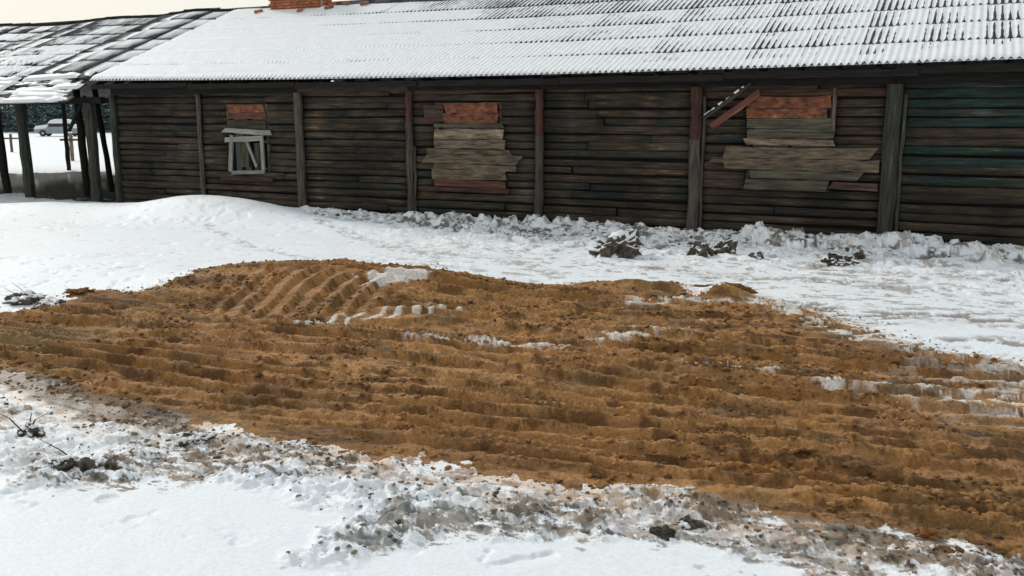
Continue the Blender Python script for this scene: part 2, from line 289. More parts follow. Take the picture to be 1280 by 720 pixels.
    rt = ss(9, 13, lx) * ss(-7, -5, ly) * ss(-.1, -.4, ly); c = mix(c, (.36, .31, .26), rt * ss(.59, .615, fbm(a / .22, b / .10, 86, 6, .7)) * .8)
    c = mix(c, (.13, .12, .10), wch * ss(.57, .60, fbm(x / .2, y / .14, 94, 5, .65)) * .92)
    grit = ss(.70, .76, fbm(x / .10, y / .06, 95, 4, .65)) * ss(.5, .62, fbm(x / 1.1, y / 1.1, 88, 3))
    for P, s_, w_ in ((DIAG, 96, .16), (DIAG2, 97, .2), (UPEDGE, 98, .48), (UPE2, 99, .3), (UPE3, 105, .42), (UPE4, 106, .35)):
        f = ln(P, s_, w_) * (ss(.44, .56, fbm(x / .10, y / .06, s_ + 9, 4, .6)) if s_ < 98 else ss(.44, .48, fbm(x / .34, y / .13, s_ + 9, 6, .68)))
        c = mix(c, (.22, .185, .15) if s_ > 97 else (.42, .38, .36), f * ((.85 if s_ < 104 else .6) if s_ > 97 else .8)); h = h - f * .02
    c = mix(c, (.20, .18, .16), grit * ss(30, 22, np.hypot(x, y)) * .6)
    lip = ss(np.where(y < 8, .60, .14), 0, d0) * (1 - soil); c = mix(c, (.62, .42, .27), lip * ss(.47, .53, fbm(a / .18, b / .07, 100, 6, .70)) * .7); c = mix(c, (.30, .17, .085), lip * ss(.56, .59, fbm(a / .16, b / .06, 107, 6, .70)) * .85)
    dark = ss(.47, .51, fbm(a / .13, b / .055, 101, 6, .72)); brn = ss(.45, .6, fbm(x / .4, y / .4, 102, 3))
    mudc = np.zeros_like(c) + np.array((.070, .064, .050)); mudc = mix(mudc, (.26, .225, .175), ss(.50, .56, fbm(a / .10, b / .04, 104, 6, .7))); mudc = mix(mudc, (.22, .135, .07), brn * .6)
    for f in (ga * (.75 + .25 * dark), ma * dark * .8, mb * np.maximum(dark, ss(.42, .50, fbm(x / .3, y / .2, 108, 6, .7))) * .95, mc * ss(.53, .57, fbm(a / .14, b / .06, 103, 6, .72)) * .95):
        c = c + (mudc - c) * f[..., None]
    # the clay itself
    k1 = fbm(a / 1.4, b / .5, 111, 4); k2 = fbm(x / .3, y / .3, 112, 4, .6); k3 = fbm(a / .5, b / .12, 113, 4)
    s = np.zeros_like(c) + np.array((.275, .128, .034)); s = mix(s, (.40, .200, .066), ss(.42, .62, k1)); s = mix(s, (.095, .043, .014), ss(.50, .56, fbm(a / .40, b / .10, 113, 6, .7)) * .75)
    s = mix(s, (.18, .105, .040), ss(.52, .7, k2) * .6); s = mix(s, (.47, .24, .095), ss(.52, .62, fbm(a / .45, b / .11, 114, 5, .65)) * .65)
    s = mix(s, (.21, .15, .065), ss(-3.2, -4.6, x) * ss(.4, .6, k1) * .7)
    # greyer towards the far right
    s = mix(s, (.20, .15, .105), ss(2.3, 4.6, x) * ss(.35, .6, fbm(a / 2, b / .5, 115, 3)) * .75)
    s = s * (1 - .28 * ss(.9, .1, -d) * ss(7.5, 6.0, y) * ss(.35, .6, fbm(a / .8, b / .3, 145, 4)))[..., None]     # clay darkened in patches along the near margin
    # snow trodden into it
    zz = ss(.17, .12, sline(x, y, ZIG) + .06 * (vn(x / .07, y / .07, 116) - .5)) * ss(.26, .32, np.abs(((x * .9 - (y - 10) * .45 + .07 * (vn(x / .2, y / .2, 118) - .5)) / .17) % 1 - .5) + .16 * (vn(x / .05, y / .05, 117) - .5))
    sn = zz
    for i, P in enumerate(STK): sn = np.maximum(sn, ln(P, 118 + i, (.2, .2, .26, .12, .12)[i]) * ss((.50, .47, .54, .5, .5)[i], (.50, .47, .54, .5, .5)[i] + .035, fbm(a / .17, b / .08, 130 + i, 6, .7)))
    sn = sn * 1.
    sn = np.maximum(sn, ss(.02, -.02, sdf(x, y, PATCH) + .5 * (fbm(x / .28, y / .14, 142, 5, .65) - .5)))
    er = ss(2.6, 4.6, x) * ss(8.6, 7.2, y) * ss(5.2, 6.2, y); sn = np.maximum(sn, er * ss(.57, .61, fbm(a / .3, b / .10, 143, 6, .68)))
    mx_ = ss(.1, -.1, sdf(x, y, MIXE)); sn = np.maximum(sn, mx_ * ss(.50, .53, fbm(a / .24, b / .08, 144, 6, .7)))
    s = mix(s, (.74, .69, .62), sn * .92)
    s = s + (mudc - s) * (ga * .8)[..., None]
    h = h + sn * soilh * .012
    # bare dark floor under the open shed and under the barn
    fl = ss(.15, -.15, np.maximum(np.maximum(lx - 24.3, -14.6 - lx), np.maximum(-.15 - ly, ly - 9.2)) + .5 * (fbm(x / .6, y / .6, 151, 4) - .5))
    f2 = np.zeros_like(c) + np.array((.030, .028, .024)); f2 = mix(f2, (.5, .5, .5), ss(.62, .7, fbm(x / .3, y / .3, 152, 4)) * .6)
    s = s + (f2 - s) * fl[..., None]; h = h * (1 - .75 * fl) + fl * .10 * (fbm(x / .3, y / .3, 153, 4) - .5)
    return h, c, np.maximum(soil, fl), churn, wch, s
def hgt(x, y): return float(terrain(np.array([x]), np.array([y]))[0][0])
# polar sheet, fine inside the view and coarser outside, out to the horizon
th = [-math.pi]; t_ = -math.pi
dense = R(33)
th = list(np.linspace(-math.pi, -dense, 110)[:-1]) + list(np.linspace(-dense, dense, 760)) + list(np.linspace(dense, math.pi, 110)[1:-1])
rr = [.02, .5, 1., 1.5, 2., 2.4, 2.8, 3.1, 3.3]
while rr[-1] < 27: rr.append(rr[-1] * (1 + .0026))
while rr[-1] < 1500: rr.append(rr[-1] * 1.08)
TH, RR = np.meshgrid(np.array(th), np.array(rr)); X = RR * np.sin(TH); Y = RR * np.cos(TH)
Hh, Cc, So, Ch, Wc, Cs = terrain(X, Y)
nr, nc = X.shape; idx = np.arange(nr * nc).reshape(nr, nc)
nx = np.roll(idx, -1, 1)
Q = np.stack([idx[:-1], nx[:-1], nx[1:], idx[1:]], -1).reshape(-1, 4)[:, ::-1]
V = np.stack([X, Y, Hh], -1).reshape(-1, 3); Cn = Cc.reshape(-1, 3); Cl = Cs.reshape(-1, 3); Sf = So.ravel(); Cf = np.where(Sf[:, None] > .5, Cl, Cn)
issoil = Sf[Q].mean(1) > .5
def sub(mask, name, mat, Cf):
    q = Q[mask]; used = np.unique(q); mp = np.zeros(len(V), np.int64); mp[used] = np.arange(len(used))
    return tag(link(name, npmesh(name, V[used], mp[q], Cf[used]), mat), kind='structure')
sub(~issoil, 'snow_ground', M_snowg, Cn); sub(issoil, 'soil_ground', M_soilg, Cl)
# ------------------------------------------------------------------ crumbs: one joined mesh per stuff
ICO_V = None
def ico():
    bm = bmesh.new(); bmesh.ops.create_icosphere(bm, subdivisions=1, radius=1); v = np.array([x.co[:] for x in bm.verts]); f = np.array([[q.index for q in p.verts] for p in bm.faces]); bm.free(); return v, f
IV, IF = ico()
def crumbs(name, P, sizes, cols, mat, flat=.6, sink=.25):
    n = len(P); r = rng.uniform(.55, 1.35, (n, len(IV), 1)); v = IV[None] * r
    ang = rng.uniform(0, 6.283, n); ca, sa = np.cos(ang)[:, None], np.sin(ang)[:, None]
    v = v * (np.array([1.25, .8, flat]) * rng.uniform(.8, 1.2, (n, 1, 3)))
    vx = v[..., 0] * ca - v[..., 1] * sa; vy = v[..., 0] * sa + v[..., 1] * ca
    v = np.stack([vx, vy, v[..., 2]], -1) * sizes[:, None, None]; v = v + P[:, None, :]; v[..., 2] += (sizes * (flat - sink))[:, None] * .7
    f = (IF[None] + (np.arange(n) * len(IV))[:, None, None]).reshape(-1, 3)
    c = np.repeat(cols[:, None, :], len(IV), 1).reshape(-1, 3)
    return tag(link(name, npmesh(name, v.reshape(-1, 3), f, c, smooth=False), mat), kind='stuff')
def scatter(n, sel, s0, s1, pw=2.2):
    """n points picked among terrain vertices where sel > random"""
    rmask = (RR > 3.2) & (RR < 26) & (np.abs(TH) < R(32)); wgt = np.where(rmask, sel * RR * RR ** .6, 0).ravel(); wgt = wgt / wgt.sum()
    i = rng.choice(len(wgt), n, p=wgt); P = V[i] + rng.normal(0, .008, (n, 3)) * np.array([1, 1, 0]); return i, P, s0 + (s1 - s0) * rng.random(n) ** pw * 1.
soilv = np.where(w2l(X, Y)[1] > -.2, 0, So)
patchy = ss(.45, .65, fbm(X / .7, Y / .7, 200, 3))
i, P, s = scatter(15000, soilv * (.10 + patchy), .004, .030, 4.0); k_ = Cf[i][:, 2] < .15; i, P, s = i[k_], P[k_], s[k_]; cc = Cf[i] * rng.uniform(.6, 1.3, (len(i), 1))
crumbs('soil_crumbs', P, s, cc, M_soilg)
i, P, s = scatter(1500, Ch, .003, .020, 3.); k = rng.random(len(i))[:, None]
cc = np.where(k < .35, np.array((.78, .79, .80)), np.where(k < .85, np.array((.20, .16, .12)), np.array((.07, .065, .055))))
crumbs('churned_snow_crumbs', P, s, cc, M_snowg)
i, P, s = scatter(1500, Wc * (w2l(X, Y)[1] < -.12), .010, .07, 3.2); k = rng.random(len(i))[:, None]
cc = np.where(k < .80, np.array((.78, .79, .80)), np.where(k < .93, np.array((.30, .27, .24)), np.array((.06, .055, .045))))
crumbs('fallen_snow_crumbs', P, s, cc, M_snowg)
edge = np.exp(-((sdf(X, Y, SOIL) - .12) / .18) ** 2) * (1 - So)
i, P, s = scatter(1600, edge * (X < 5) , .004, .017, 3.); crumbs('soil_bits_on_snow', P, s, np.tile(np.array((.22, .12, .055)), (len(i), 1)) * rng.uniform(.6, 1.3, (len(i), 1)), M_soilg)
# ------------------------------------------------------------------ generic shapes
def box_bm(bm, x0, x1, y0, y1, z0, z1, bev=.0, jit=0):
    r = bmesh.ops.create_cube(bm, size=1)['verts']
    for v in r: v.co = Vector(((x0 + x1) / 2 + v.co.x * (x1 - x0), (y0 + y1) / 2 + v.co.y * (y1 - y0), (z0 + z1) / 2 + v.co.z * (z1 - z0))) + Vector([random.uniform(-jit, jit) for _ in range(3)])
    if bev:
        es = list({e for v in r for e in v.link_edges}); bmesh.ops.bevel(bm, geom=es, offset=bev, segments=1, affect='EDGES')
def fin(name, bm, mat, parent=None, smooth=False):
    bmesh.ops.recalc_face_normals(bm, faces=bm.faces); me = bpy.data.meshes.new(name); bm.to_mesh(me); bm.free(); return link(name, me, mat, parent, smooth)
def plank(name, x0, x1, z0, z1, y, th, mat, parent, rag=.03, seg=None, rot=0, tilt=0):
    """a board on the wall with ragged ends and slightly wavy edges, own depth th; the front face at y-th"""
    L = x1 - x0; n = seg or max(2, int(L / .22)); cx, cz = (x0 + x1) / 2, (z0 + z1) / 2; W2 = (z1 - z0) / 2
    bm = bmesh.new(); rings = []
    for k in range(n + 1):
        t = -L / 2 + L * k / n; e = .12 * (z1 - z0)
        up = W2 + random.uniform(-e, e) * .5; dn = -W2 + random.uniform(-e, e) * .5; o = random.uniform(-.004, .004)
        dx = [random.uniform(-rag, rag) * 1.5 for _ in range(2)] if k in (0, n) else [0, 0]
        rings.append([bm.verts.new((t + dx[0], -th + o, dn)), bm.verts.new((t + dx[1], -th + o, up)), bm.verts.new((t + dx[1], 0, up)), bm.verts.new((t + dx[0], 0, dn))])
    for a, b in zip(rings, rings[1:]):
        for j in range(4): bm.faces.new((a[j], b[j], b[(j + 1) % 4], a[(j + 1) % 4]))
    bm.faces.new(rings[0]); bm.faces.new(rings[-1][::-1])
    o = fin(name, bm, mat, parent); o.location = (cx, y, cz); o.rotation_euler = (tilt, rot, 0); return o
# ------------------------------------------------------------------ the barn
barn = tag(empty('log_barn', A0, ROT), 'long dark log barn with boarded windows under a snowy corrugated roof', 'barn')
POSTX = [.12, 2.9, 5.79, 8.62, 11.55, 14.6, 17.85, 21.0, 24.2]
EZ = 2.95; SL = math.atan2(2.174, 5.2965); RIDGE_Y = -.45 + 5.2965; RIDGE_Z = EZ + 2.174
def sag(x): return -.085 * math.sin(math.pi * min(max(x, 0), 20) / 20)
WIN = [(3.66, 4.88, .80, 2.38), (9.2, 10.72, .62, 2.38), (15.5, 16.92, .84, 2.44)]
def log_mesh(L, r_, seed):
    """slab-sided log: half-round face with knots and a wavy run"""
    rnd = random.Random(seed); n = max(3, int(L / .28)); bm = bmesh.new(); rings = []; prof = [(-.5, -.94), (-.88, -.72), (-1, -.2), (-.97, .32), (-.84, .76), (-.45, .96), (.55, .9), (.55, -.9)]
    for k in range(n + 1):
        t = L * k / n; w = r_ * (1 + .10 * (mnoise.noise(Vector((t * .8, seed * 3.1, 0))))); dy = .012 * mnoise.noise(Vector((t * .6, seed * 7.7, 3))); dz = .016 * mnoise.noise(Vector((t * .5, seed * 5.3, 9)))
        ring = []
        for (py, pz) in prof:
            q = 1 + .07 * mnoise.noise(Vector((t * 3.1, py * 2 + seed, pz * 2)))
            ring.append(bm.verts.new((t, dy + py * w * .72 * q, dz + pz * w * q)))
        rings.append(ring)
    m = len(prof)
    for a, b in zip(rings, rings[1:]):
        for j in range(m): bm.faces.new((a[j], b[j], b[(j + 1) % m], a[(j + 1) % m]))
    bm.faces.new(rings[0]); bm.faces.new(rings[-1][::-1]); return bm
ROWS = 19; PIT = .1535; seed = 0
for bi in range(len(POSTX) - 1):
    xa, xb = POSTX[bi] + (.05 if bi else -.06), POSTX[bi + 1] - .05
    for r in range(ROWS):
        z = -.06 + PIT * (r + .5)
        spans = [(xa, xb)]
        for (wx0, wx1, wz0, wz1) in WIN:
            if xa < wx0 < xb and wz0 < z < wz1: spans = [(xa, wx0), (wx1, xb)]
        pieces = []
        for (s0, s1) in spans:
            if s1 - s0 > 1.2 and random.random() < .38:
                cx_ = random.uniform(s0 + .4, s1 - .4); pieces += [(s0, cx_ - random.uniform(.002, .02)), (cx_ + .004, s1)]
            else: pieces.append((s0, s1))
        for (s0, s1) in pieces:
            seed += 1; u = random.random()
            mi = 2 if u > .975 else 0
            if bi in (1, 2, 4) and u < .5: mi = (1, 3, 0)[seed % 3]
            if bi == 5 and r < 12 and u > .93: mi = 2
            if bi >= 6 and (r >= 13 or (r >= 7 and u < .35)): mi = 4
            if bi == 0: mi = (1, 1, 0, 3)[seed % 4]
            o = fin('log', log_mesh(s1 - s0 + random.uniform(-.02, .03), PIT * .5 * random.uniform(.84, 1.08), seed), LOGM[mi], barn, True)
            o.location = (s0, random.uniform(-.03, .02), z + random.uniform(-.014, .014)); o.rotation_euler = (random.uniform(-.16, .16), random.uniform(-.009, .009), random.uniform(-.003, .003))
# dark lining behind the logs, and the unseen sides
bm = bmesh.new()
for (a, b, c, d) in ((.015, 3.66, -.3, 2.8), (4.88, 9.2, -.3, 2.8), (10.72, 15.5, -.3, 2.8), (16.92, 24.2, -.3, 2.8), (3.66, 4.88, -.3, .8), (3.66, 4.88, 2.38, 2.8), (9.2, 10.72, -.3, .62), (9.2, 10.72, 2.38, 2.8), (15.5, 16.92, -.3, .84), (15.5, 16.92, 2.44, 2.8)):
    box_bm(bm, a, b, .045, .11, c, d)
fin('wall_lining', bm, M_dark, barn)
def gable(x, name):
    bm = bmesh.new(); pts = [(0.11, -.3), (9.55, -.3), (9.55, 2.75), (RIDGE_Y, RIDGE_Z - .2), (.11, 2.75)]
    f = [bm.verts.new((x, p[0], p[1])) for p in pts]; g = [bm.verts.new((x + .12, p[0], p[1])) for p in pts]
    bm.faces.new(f); bm.faces.new(g[::-1])
    for i in range(5): bm.faces.new((f[i], f[(i + 1) % 5], g[(i + 1) % 5], g[i]))
    fin(name, bm, LOGM[0], barn)
gable(.02, 'gable_wall'); gable(24.15, 'gable_wall')
bm = bmesh.new(); box_bm(bm, .14, 24.15, 9.45, 9.6, -.3, 2.8); fin('rear_wall', bm, LOGM[0], barn)
def post(x, y, z0, z1, wd, mat, parent, name='wall_post', lean=0, leany=0, wob=.012):
    bm = bmesh.new(); n = 8; rings = []
    for k in range(n + 1):
        t = k / n; z = z0 + (z1 - z0) * t; ox, oy = random.uniform(-wob, wob) + lean * t, random.uniform(-wob, wob) + leany * t; w_ = wd / 2 * random.uniform(.92, 1.08)
        rings.append([bm.verts.new((ox + w_ * math.cos(q) * 1.15, oy + w_ * math.sin(q) * 1.15, z)) for q in [math.pi / 8 + j * math.pi / 4 for j in range(8)]])
    for a, b in zip(rings, rings[1:]):
        for j in range(8): bm.faces.new((a[j], a[(j + 1) % 8], b[(j + 1) % 8], b[j]))
    bm.faces.new(rings[0][::-1]); bm.faces.new(rings[-1]); o = fin(name, bm, mat, parent); o.location = (x, y, 0); return o
for i, x in enumerate(POSTX):
    wd = [.15, .10, .17, .13, .15, .19, .23, .2, .2][i]
    if i in (3, 4, 5):      # old red paint left on the upper half
        zc = {3: 2.0, 4: 1.75, 5: 1.7}[i]
        post(x, -.10, -.3, zc, wd, M_post, barn); post(x, -.10, zc + .002, 2.62, wd * .97, M_postred, barn, 'painted_post_top')
    else: post(x, -.10, -.3, 2.62, wd, M_postgreen if i in (0, 6, 7) else M_post, barn)
    if i in (3, 5, 6): post(x + .5 * wd + .045, -.09, -.2, 1.5 if i == 3 else 2.45, .055, M_post, barn, 'batten')
# top plate in lengths, fascia, rafters
for a, b in zip(POSTX, POSTX[1:]):
    plank('top_plate', a + .004, b - .004, 2.62, 2.80, .02, .16, M_dark if random.random() < .7 else LOGM[2], barn, 0)
for k in range(41):
    x = -.1 + k * .61; bm = bmesh.new(); box_bm(bm, -.035, .035, 0, 5.6, -.13, -.02); o = fin('rafter', bm, M_dark, barn); o.location = (x, -.40, EZ + sag(x) - .03); o.rotation_euler = (SL, 0, 0)
for k in range(8):
    x0 = -.2 + k * 3.07; z = EZ + sag(x0 + 1.5) - .115
    plank('eave_board', x0, x0 + 3.05, z - .06, z + .055, -.36, .025, M_dark, barn, .01)
# windows: a dark pane set back, a frame round it, and the boards across
for (x0, x1, z0, z1) in WIN:
    wdw = empty('window', ((x0 + x1) / 2, 0, z0), 0, barn); hw = (x1 - x0) / 2; hh = z1 - z0
    bm = bmesh.new(); box_bm(bm, -hw, hw, .06, .075, 0, hh); fin('pane', bm, M_glassd, wdw)
    bm = bmesh.new(); box_bm(bm, -hw + .001, -hw + .07, -.03, .05, 0, hh); box_bm(bm, hw - .07, hw - .001, -.03, .05, 0, hh); box_bm(bm, -hw + .071, hw - .071, -.032, .048, hh - .07, hh); box_bm(bm, -hw + .071, hw - .071, -.032, .048, 0, .06); box_bm(bm, -.025, .025, -.01, .04, .061, hh - .071)
    fin('frame', bm, M_boarddark, wdw)
def B(x0, x1, z0, z1, y=-.09, th=.025, m=M_board, **k): return plank('board', x0, x1, z0, z1, y, th, m, barn, **k)
# window 1: a broken sash hanging out of the opening
B(3.78, 4.80, 2.20, 2.37, -.04, .03, M_boardor, rag=.02); B(3.80, 4.84, 2.05, 2.195, -.045, .03, M_boardred)
B(3.72, 4.86, 1.84, 2.02, -.06, .02, LOGM[3]); B(3.62, 4.95, 1.72, 1.83, -.09, .03, M_pale, rot=.04, rag=.06); B(3.70, 4.75, 1.55, 1.66, -.13, .04, M_pale, rot=-.05)
plank('sash_bar', -.41, .41, -.045, .045, -.14, .045, M_pale, barn, rot=math.pi / 2 + .12).location = (3.86, -.14, 1.24)
plank('sash_bar', -.40, .40, -.04, .04, -.14, .04, M_pale, barn, rot=math.pi / 2 - .02).location = (4.78, -.14, 1.28)
plank('sash_bar', -.50, .50, -.04, .04, -.15, .04, M_pale, barn, rot=-.05).location = (4.34, -.15, .86)
plank('sash_bar', -.33, .33, -.03, .03, -.13, .03, M_pale, barn, rot=math.pi / 2 - .42).location = (4.45, -.12, 1.26)
plank('sash_bar', -.30, .30, -.13, .13, -.08, .025, M_boarddark, barn, rot=math.pi / 2).location = (4.18, -.07, 1.24)
plank('sash_bar', -.28, .28, -.10, .10, -.08, .025, M_boarddark, barn, rot=math.pi / 2 + .04).location = (4.58, -.068, 1.24)
B(3.55, 5.05, .66, .76, -.13, .03, LOGM[2])
# window 2: closed by grey boards, red ones above and below
B(9.45, 10.64, 2.17, 2.37, -.08, .03, M_boardor); B(9.42, 10.66, 1.985, 2.165, -.082, .03, M_boardor)
B(8.95, 9.40, 2.0, 2.34, -.07, .02, LOGM[2]); B(9.30, 10.80, 1.89, 1.975, -.09, .03, M_boarddark, rag=.06)
B(9.22, 10.78, 1.66, 1.86, -.10, .028, M_board); B(9.20, 10.80, 1.475, 1.652, -.102, .028, M_board); B(9.08, 10.94, 1.36, 1.462, -.105, .03, M_board, rag=.05)
B(9.02, 11.16, 1.17, 1.35, -.11, .03, M_board, rag=.07); B(9.18, 11.06, 1.055, 1.162, -.104, .028, M_board, rot=.01); B(9.16, 10.86, .86, 1.047, -.10, .028, M_board, rag=.03)
B(9.22, 10.84, .70, .85, -.095, .025, M_boardred, rot=.012); B(9.02, 10.9, .60, .69, -.09, .022, LOGM[2])
# window 3
B(15.48, 16.86, 2.24, 2.44, -.08, .03, M_boardor, rag=.02); B(15.46, 16.84, 2.08, 2.232, -.082, .03, M_boardor, rot=.006)
B(15.50, 16.90, 1.90, 2.07, -.085, .03, M_boarddark); B(15.52, 16.93, 1.74, 1.892, -.088, .03, M_boarddark); B(15.50, 16.98, 1.62, 1.73, -.09, .03, M_board, rot=.01, rag=.05)
B(15.16, 17.62, 1.40, 1.59, -.12, .03, M_board, rag=.06); B(15.20, 17.66, 1.20, 1.392, -.122, .03, M_board, rag=.07); B(15.6, 17.4, 1.05, 1.19, -.11, .028, M_boarddark, rag=.05)
B(15.50, 16.88, .85, 1.035, -.10, .028, M_boarddark, rag=.03); B(16.95, 17.72, .90, 1.02, -.115, .028, LOGM[2], rot=.02); B(14.9, 15.42, 1.30, 1.40, -.115, .03, M_board, rot=.04)
plank('window_casing', -.33, .33, -.03, .03, -.1, .03, M_board, barn, rot=math.pi / 2).location = (16.93, -.10, 2.2)
# roof sheets
WAVE = .115; NW = 9; SW = WAVE * NW; SLEN = 1.06; EXPO = .93; AMP = .021
def sheet_mesh(L=SLEN, nw=NW, res=6, th=.007, bend=0):
    n = nw * res; vs = []; fs = []
    ysteps = [0, L * .5, L]
    for s_ in (0, 1):
        for yy in ysteps:
            for k in range(n + 1):
                x = nw * WAVE * k / n; vs.append((x, yy, AMP * math.cos(2 * math.pi * k / res) - (th if s_ else 0)))
    m = n + 1; o = 3 * m
    for r_ in range(2):
        for k in range(n):
            a = r_ * m + k; fs.append((a, a + 1, a + m + 1, a + m)); fs.append((o + a, o + a + m, o + a + m + 1, o + a + 1))
    for k in range(n): fs.append((k, o + k, o + k + 1, k + 1)); a = 2 * m + k; fs.append((a, a + 1, o + a + 1, o + a))
    for r_ in range(2): a = r_ * m; fs.append((a, a + m, o + a + m, o + a)); a = r_ * m + n; fs.append((a, o + a, o + a + m, a + m))
    me = bpy.data.meshes.new('roof_sheet'); me.from_pydata(vs, [], fs); me.update(); me.polygons.foreach_set('use_smooth', np.ones(len(fs), bool)); me.materials.append(M_slate); return me
SHEET = sheet_mesh()
def lay(parent, x, s, lift, jz=0, rz=0, rx=0):
    """sheet with its low left corner at slope distance s from the eave line"""
    o = bpy.data.objects.new('roof_sheet', SHEET); col.objects.link(o); o.parent = parent
    c, sn = math.cos(SL), math.sin(SL); o.location = (x, -.45 + s * c - lift * sn, EZ + s * sn + lift * c + jz); o.rotation_euler = (SL - .011 + rx, 0, rz); return o
for c_ in range(27):
    x = -.22 + c_ * WAVE * 8
    for r in range(6):
        lay(barn, x, r * EXPO, .014 + (c_ % 2) * .002, sag(x + .5), random.uniform(-.004, .004))
def snow_roof(name, x0, x1, s0, s1, level, parent, zfun, dx=.0144, ds=.05, lift=.02):
    xs = np.arange(x0, x1 + dx, dx); sv = np.arange(s0, s1 + ds, ds); Xg, Sg = np.meshgrid(xs, sv)
    prof = AMP * np.cos(2 * np.pi * (Xg + .22) / WAVE)
    Lv = level(Xg, Sg, prof); edge = np.minimum(np.minimum(Xg - x0, x1 - Xg), np.minimum(Sg - s0, s1 - Sg))
    Hs = Lv; Hs = np.where(edge < 1e-3, np.minimum(Hs, -AMP * .6), Hs)
    c, sn = math.cos(SL), math.sin(SL); zz = zfun(Xg); hh = Hs + lift
    Vv = np.stack([Xg, -.45 + Sg * c - hh * sn, EZ + Sg * sn + hh * c + zz], -1).reshape(-1, 3)
    nr_, nc_ = Xg.shape; id_ = np.arange(nr_ * nc_).reshape(nr_, nc_)
    q = np.stack([id_[:-1, :-1], id_[:-1, 1:], id_[1:, 1:], id_[1:, :-1]], -1).reshape(-1, 4)
    keep = (Hs.ravel()[q].max(1) > -AMP - .002); q = q[keep]; used = np.unique(q); mp = np.zeros(len(Vv), np.int64); mp[used] = np.arange(len(used))
    return tag(link(name, npmesh(name, Vv[used], mp[q]), M_snow, parent), kind='stuff')
def lv_main(x, s, prof):
    cover = ss(15, 8, x + 1.2 * s + 3.5 * (fbm(x / 2.5, s / 2.5, 301, 3) - .5))         # 1 = closed blanket on the left
    low = ss(.75, .3, s) * ss(17.5, 19.5, x) + ss(.5, .2, s) * .5
    base = .0025 + .010 * (fbm(x / .5, s / .5, 302, 3) - .5) + .007 * (vn(x / .09, s / .12, 305) - .5) - .010 * ss(2.5, 5.5, s)
    L = base + .34 * prof + (.032 + .012 * fbm(x / .6, s / .6, 303, 3) - .12 * prof) * cover + .035 * np.clip(low, 0, 1)
    lap = (s - .06) % EXPO; dn = np.exp(-(np.minimum(lap, EXPO - lap) / .035) ** 2)
    thin = ss(.42, .6, fbm(x / 1.2, s / .4, 304, 3))
    L = L - dn * (.018 + .028 * thin * cover)
    return L - .008 * ss(19, 13, x) * 0
vs = np.vectorize(sag)
snow_roof('roof_snow', -.2, 24.5, .0, 5.72, lv_main, barn, vs)
# rear slope and ridge cap
bm = bmesh.new(); q = [(-.25, RIDGE_Y, RIDGE_Z + .02), (24.6, RIDGE_Y, RIDGE_Z + .02), (24.6, 10.15, EZ), (-.25, 10.15, EZ)]
f = bm.faces.new([bm.verts.new(v) for v in q]); r_ = bmesh.ops.extrude_face_region(bm, geom=[f]); bmesh.ops.translate(bm, verts=[v for v in r_['geom'] if isinstance(v, bmesh.types.BMVert)], vec=(0, 0, .04)); fin('rear_roof_slope', bm, M_slate, barn)
plank('ridge_cap', -.25, 24.6, -.07, .09, RIDGE_Y + .08, .14, M_slate, barn, 0, 60).location = (12.2, RIDGE_Y + .08, RIDGE_Z - .04)
# torn plank and snowy batten hanging by window 3, props of the barn wall
plank('hanging_plank', -.50, .50, -.055, .055, -.2, .035, M_boardred, barn, rot=-.62).location = (15.30, -.21, 2.21)
plank('hanging_plank', -.50, .50, -.03, .03, -.2, .03, M_boarddark, barn, rot=-.62).location = (15.16, -.19, 2.36)
bm = bmesh.new()
for k in range(6): q_ = -.46 + k * .155 + random.uniform(-.03, .03); box_bm(bm, q_, q_ + random.uniform(.04, .12), -.045, -.005, .03, .045, 0, .012)
o = fin('clinging_snow', bm, M_snow, barn); o.location = (15.16, -.20, 2.36); o.rotation_euler = (0, -.62, 0)
# ------------------------------------------------------------------ open shed
shed = tag(empty('open_shed', l2w(-7, 0), ROT), 'open post shed with sagging snow dusted slate roof at the left end of the barn', 'shed')
OX = 7.0     # shed local x = barn local x + OX
def sagL(x): return -.07 + .13 * np.exp(-((x + 1.9) / 1.0) ** 2) + .04 * np.sin(x * 1.1 + 1) - .03 * np.exp(-((x + 7) / 2.) ** 2)
shed_missing = {(4, 2), (9, 4)}
for c_ in range(15):
    x = -.26 - (c_ + 1) * WAVE * 8
    for r in range(6):
        if (c_, r) in shed_missing: continue
        s0 = .55 + r * .88
        o = lay(shed, x + OX, s0, .014 + (c_ % 2) * .003 + random.uniform(0, .006), float(sagL(x + .5)), random.uniform(-.012, .012), random.uniform(-.008, .008))
def lv_shed(x, s, prof):
    n = fbm(x / 1.3, s / .9, 311, 4)
    up = ss(3.2, 5.4, s + .9 * (n - .5))
    stripe = ss(-3.8, -1.2, x)
    L = .018 + .05 * (n - .45) - .018 * up + .36 * prof - .012 * stripe - .030 * ss(.57, .74, fbm(x / .28, s / .22, 312, 4)) + .014 * (vn(x / .1, s / .1, 313) - .5)
    L = np.where(vn(x / .35, s / .5, 314) > .18, np.maximum(L, -.006 - .010 * up + .30 * prof), L)
    L = L + (.007 + .28 * prof + .014 * (vn(x / .2, s / .25, 315) - .5) - L) * np.clip(stripe * 1.2 + .55 * ss(2.2, 4.2, s), 0, 1)
    lap = (s - .58) % .88; dn = np.exp(-(np.minimum(lap, .88 - lap) / .05) ** 2); return L - dn * .03
sr = snow_roof('roof_snow', -14.0, -.27, .55, 5.68, lv_shed, shed, sagL, ds=.06, lift=.02); sr.location = (OX, 0, 0)
bm = bmesh.new(); q = [(-14.1, RIDGE_Y, RIDGE_Z - .04), (-.3, RIDGE_Y, RIDGE_Z - .04), (-.3, 10.15, EZ - .1), (-14.1, 10.15, EZ - .1)]
